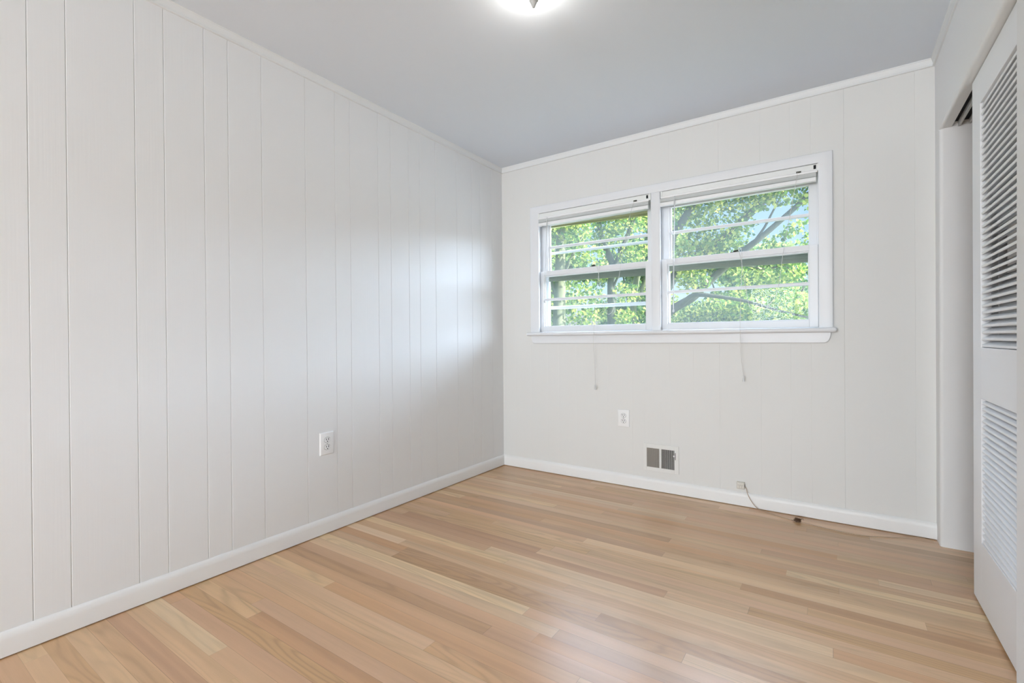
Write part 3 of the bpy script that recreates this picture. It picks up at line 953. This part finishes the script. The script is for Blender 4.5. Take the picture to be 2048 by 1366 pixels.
def leaf_mesh(name, centers, radii, counts, size, material, parent, squash=.75, seed=0):
    rg = np.random.default_rng(seed)
    P = []
    for c, r, n in zip(centers, radii, counts):
        d = rg.normal(size=(n, 3)); d /= np.linalg.norm(d, axis=1)[:, None]
        q = d * (rg.random((n, 1)) ** .45) * r
        q[:, 2] *= squash
        P.append(q + np.array(c))
    P = np.concatenate(P)
    n = len(P)
    a = rg.normal(size=(n, 3)); a /= np.linalg.norm(a, axis=1)[:, None]
    t = rg.normal(size=(n, 3)); t -= (t * a).sum(1)[:, None] * a; t /= np.linalg.norm(t, axis=1)[:, None]
    bb = np.cross(a, t)
    s = size * rg.uniform(.55, 1.25, (n, 1))
    V = np.empty((n, 6, 3))
    fold = a * s * .18
    V[:, 0] = P - t * s * .55
    V[:, 1] = P - t * s * .12 + bb * s * .42 + fold
    V[:, 2] = P + t * s * .28 + bb * s * .30 + fold
    V[:, 3] = P + t * s * .62
    V[:, 4] = P + t * s * .28 - bb * s * .30 + fold
    V[:, 5] = P - t * s * .12 - bb * s * .42 + fold
    o = world_of(parent)
    V -= np.array(o)
    me = bpy.data.meshes.new(name)
    me.vertices.add(n * 6); me.vertices.foreach_set('co', V.reshape(-1).astype(np.float32))
    idx = np.arange(n)[:, None] * 6
    q1 = np.concatenate([idx + 0, idx + 1, idx + 2, idx + 3], 1)
    q2 = np.concatenate([idx + 0, idx + 3, idx + 4, idx + 5], 1)
    F = np.stack([q1, q2], 1).reshape(-1)
    me.loops.add(len(F)); me.loops.foreach_set('vertex_index', F.astype(np.int32))
    me.polygons.add(n * 2)
    me.polygons.foreach_set('loop_start', (np.arange(n * 2) * 4).astype(np.int32))
    me.update(calc_edges=True)
    me.materials.append(material)
    ob = bpy.data.objects.new(name, me); COL.objects.link(ob); ob.parent = parent
    return ob


def tree(name, base, limbs, clusters, leafsize, bark, leafm, lab, cat='tree', seed=0, group=None):
    """limbs: (points, r0, r1); clusters: (centre, radius, leaf count)"""
    e = empty(name, base)
    tag(e, lab, cat, group)
    b = MB()
    for pts, ra, rb in limbs:
        P = spline(pts, 4)
        n = len(P)
        b.tube(P, [ra + (rb - ra) * (i / (n - 1)) ** .8 for i in range(n)], 9)
    b.build('trunk', bark, e, smooth=60)
    leaf_mesh('foliage', [c[0] for c in clusters], [c[1] for c in clusters], [c[2] for c in clusters], leafsize, leafm, e, seed=seed)
    return e


rg = random.Random(21)


def blobs(n, xr, yr, zr, rr, cnt):
    return [((rg.uniform(*xr), rg.uniform(*yr), rg.uniform(*zr)), rg.uniform(*rr), cnt) for _ in range(n)]


# maple close to the right window: the limbs cross the panes rising to the right
tree('maple_tree', (-1.15, 7.3, GZ),
     [([(-1.25, 7.3, GZ), (-1.15, 7.2, 0), (-.98, 7.0, 1.10), (-.78, 7.0, 1.42), (-.54, 7.0, 1.66), (-.17, 7.0, 1.86), (.03, 7.0, 2.05), (.43, 7.0, 2.41), (.90, 7.0, 2.80), (1.08, 7.0, 2.93), (1.57, 7.1, 3.37), (2.02, 7.2, 3.80), (2.45, 7.3, 4.2)], .13, .035),
      ([(-1.05, 7.1, .8), (-.95, 7.4, 1.8), (-.64, 7.6, 2.47), (-.19, 7.6, 2.84), (.36, 7.6, 3.18), (1.0, 7.6, 3.72), (1.39, 7.7, 4.10), (1.9, 7.8, 4.6)], .13, .06),
      ([(-1.0, 7.0, 1.0), (-.72, 6.7, 2.0), (-.47, 6.6, 3.05), (-.41, 6.6, 3.15), (-.09, 6.6, 3.62), (.29, 6.6, 4.3)], .12, .06),
      ([(.95, 7.0, 2.83), (1.15, 7.1, 3.15), (1.28, 7.2, 3.45), (1.5, 7.3, 3.9)], .03, .015),
      ([(-.40, 7.0, 1.72), (-.05, 6.6, 1.88), (.37, 6.5, 1.83), (.93, 6.5, 1.70), (1.53, 6.5, 1.48), (2.05, 6.5, 1.33)], .06, .015),
      ([(.17, 6.9, 1.88), (.34, 7.3, 1.70), (.51, 7.5, 1.50), (.74, 7.5, 1.39)], .025, .01),
      ([(.40, 7.0, 2.45), (.75, 7.6, 2.52), (1.06, 8.0, 2.46), (1.42, 8.0, 2.49), (1.68, 8.0, 2.19)], .03, .01)],
     [((-.3, 7.0, 3.6), .8, 861), ((.3, 7.0, 3.75), .75, 765), ((.9, 7.2, 3.9), .6, 593), ((1.5, 7.4, 3.95), .5, 401), ((2.1, 7.5, 3.95), .55, 440), ((1.2, 7.0, 3.75), .4, 191), ((1.8, 7.2, 3.6), .3, 104), ((.7, 7.3, 3.25), .35, 143), ((.05, 7.2, 3.0), .5, 478),
      ((-.3, 6.9, 2.7), .45, 435), ((.5, 7.6, 3.0), .35, 188), ((1.2, 8.0, 3.0), .22, 65), ((1.7, 8.0, 3.3), .25, 47), ((1.95, 8.0, 2.95), .3, 159), ((1.5, 7.9, 3.15), .2, 65), ((.2, 7.4, 2.75), .3, 159), ((.75, 7.5, 2.75), .2, 65),
      ((.2, 7, 4.6), 1.2, 2175), ((1.6, 7.4, 5.0), 1.2, 2030), ((2.7, 7.6, 4.8), 1.1, 1740), ((.9, 7.3, 4.5), .8, 1015),
      ((-.1, 6.8, 2.2), .38, 377), ((.3, 6.9, 1.55), .42, 478), ((-.2, 6.9, 1.35), .4, 464), ((.9, 6.8, 1.55), .4, 348), ((1.4, 6.7, 1.35), .38, 290), ((1.5, 7.9, 2.3), .35, 217), ((.9, 7.8, 2.25), .4, 319), ((1.9, 6.8, 1.6), .35, 232),
      ((.6, 6.8, 1.2), .5, 435), ((1.3, 6.8, .9), .6, 507), ((1.2, 8.2, 2.0), .5, 435), ((1.7, 8.4, 1.6), .5, 406), ((.7, 8.4, 1.9), .5, 377), ((1.25, 8.4, 1.5), .5, 377)],
     .076, M_BARK, M_LEAF, 'maple with long limbs rising right across the right window', seed=1)

# trees beyond the left window, with upright trunks
tree('oak_tree', (-4.40, 9.0, GZ),
     [([(-4.45, 9.0, GZ), (-4.42, 9.0, 0), (-4.37, 9.0, 1.6), (-4.33, 9.0, 2.9), (-4.28, 9.0, 4.3), (-4.2, 9, 6)], .26, .11),
      ([(-4.34, 9.0, 2.7), (-4.0, 9.1, 3.4), (-3.6, 9.2, 4.2)], .07, .03), ([(-4.36, 9, 2.1), (-4.7, 8.9, 3.0), (-5.0, 8.9, 4.0)], .07, .03)],
     [((-4.9, 8.8, 3.6), .8, 380), ((-3.9, 8.9, 4.2), .7, 420), ((-3.6, 9.2, 3.4), .55, 260), ((-4.3, 9.3, 4.9), 1.1, 800), ((-5.1, 9.2, 2.3), .6, 200), ((-3.7, 9.4, 2.3), .55, 240), ((-3.75, 9.3, 1.6), .5, 200)],
     .11, M_BARK2, M_LEAF, 'tree with the thickest upright trunk at the left edge of the left window', seed=2)
tree('ash_tree', (-4.08, 12.42, GZ),
     [([(-4.20, 12.42, GZ), (-4.18, 12.42, -0.25), (-4.17, 12.42, 1.98), (-4.17, 12.42, 3.10), (-4.20, 12.55, 3.72), (-4.64, 12.67, 4.71), (-4.88, 12.80, 6.20)], 0.186, 0.087),
      ([(-4.17, 12.42, 3.10), (-3.89, 12.55, 3.97), (-3.40, 12.55, 5.08), (-3.15, 12.55, 6.20)], 0.124, 0.062),
      ([(-4.17, 12.42, 2.60), (-3.77, 12.30, 3.35), (-3.27, 12.30, 3.60)], 0.056, 0.019)],
     [((-4.64, 12.55, 4.71), 0.87, 598), ((-3.64, 12.42, 5.08), 0.87, 598), ((-3.27, 12.30, 3.84), 0.62, 285), ((-4.51, 12.67, 3.47), 0.62, 299), ((-3.77, 12.72, 2.60), 0.56, 256), ((-4.64, 12.55, 2.11), 0.62, 313), ((-4.14, 12.42, 6.20), 1.05, 800), ((-3.64, 12.30, 1.74), 0.43, 171)],
     .11, M_BARK, M_LEAF, 'forked slim tree in the middle of the left window', seed=3)
tree('birch_tree', (-4.01, 15.02, GZ),
     [([(-4.41, 15.02, GZ), (-4.38, 15.02, -0.34), (-4.34, 15.02, 2.05), (-4.23, 15.02, 3.12), (-3.94, 15.02, 4.18), (-3.54, 15.02, 5.78), (-3.28, 15.02, 7.64)], 0.173, 0.080),
      ([(-4.33, 15.02, 2.32), (-3.87, 14.89, 3.12), (-3.41, 14.89, 4.45), (-3.14, 14.89, 5.78)], 0.106, 0.053),
      ([(-3.87, 14.89, 3.12), (-3.54, 15.02, 3.38), (-3.14, 15.02, 3.91)], 0.053, 0.027)],
     [((-3.41, 15.02, 5.51), 0.80, 504), ((-2.74, 15.02, 4.71), 0.60, 214), ((-3.28, 15.02, 2.58), 0.67, 336), ((-3.68, 15.39, 6.71), 1.1, 800), ((-2.88, 15.15, 2.05), 0.80, 397), ((-2.74, 15.02, 3.52), 0.40, 76)],
     .11, M_BARK2, M_LEAF, 'leaning pale trunk at the right edge of the left window', seed=4)

# leafy trees further off, closing the view
far = [(-9.4, 16.5, 7.8, 2.1), (.1, 17.0, 4.3, 1.4), (-12.7, 23, 9.2, 2.3), (-6.4, 23.3, 9.0, 2.3), (-.4, 23, 5.3, 2.2), (5.6, 23.4, 5.6, 2.2), (-10.0, 30.5, 11.5, 2.5), (-3.6, 31, 7.4, 2.5), (2.6, 30.6, 6.6, 2.4)]
flab = ['bushy tree in the gap right of the thick trunk in the left window', 'rounded low tree right behind the maple limbs', 'far tree at the far left edge of the left window', 'dense far tree behind the forked tree in the left window',
        'low far tree behind the maple limbs in the right window', 'low far tree hidden mostly behind the right window casing', 'tallest and farthest tree behind the left window',
        'distant tree between the pale trunk and the maple', 'distant low tree at the right edge of the right window']
for i, (x, y, h, r) in enumerate(far):
    cl_ = []
    for k in range(38):
        a = rg.uniform(0, 6.28); q = rg.random() ** .6
        z = GZ + .4 + (h - GZ - .6) * rg.random()
        rad = r * (.55 + .45 * math.sin(math.pi * min(1, max(.12, (z - GZ) / (h - GZ)))))
        cl_.append(((x + math.cos(a) * rad * q, y + math.sin(a) * rad * q, z), rg.uniform(.55, .95), 230))
    tree('leafy_tree', (x, y, GZ),
         [([(x, y, GZ), (x + .1, y, 1), (x + rg.uniform(-.3, .3), y, h * .5), (x + rg.uniform(-.6, .6), y, h * .85)], .22, .06),
          ([(x + .1, y, 1), (x + .8, y, h * .45), (x + 1.3, y, h * .7)], .10, .03), ([(x + .1, y, 1.3), (x - .7, y, h * .5), (x - 1.2, y, h * .75)], .10, .03)],
         cl_, .20, M_BARK, M_LEAF2, flab[i], seed=20 + i, group='leafy trees beyond the yard')
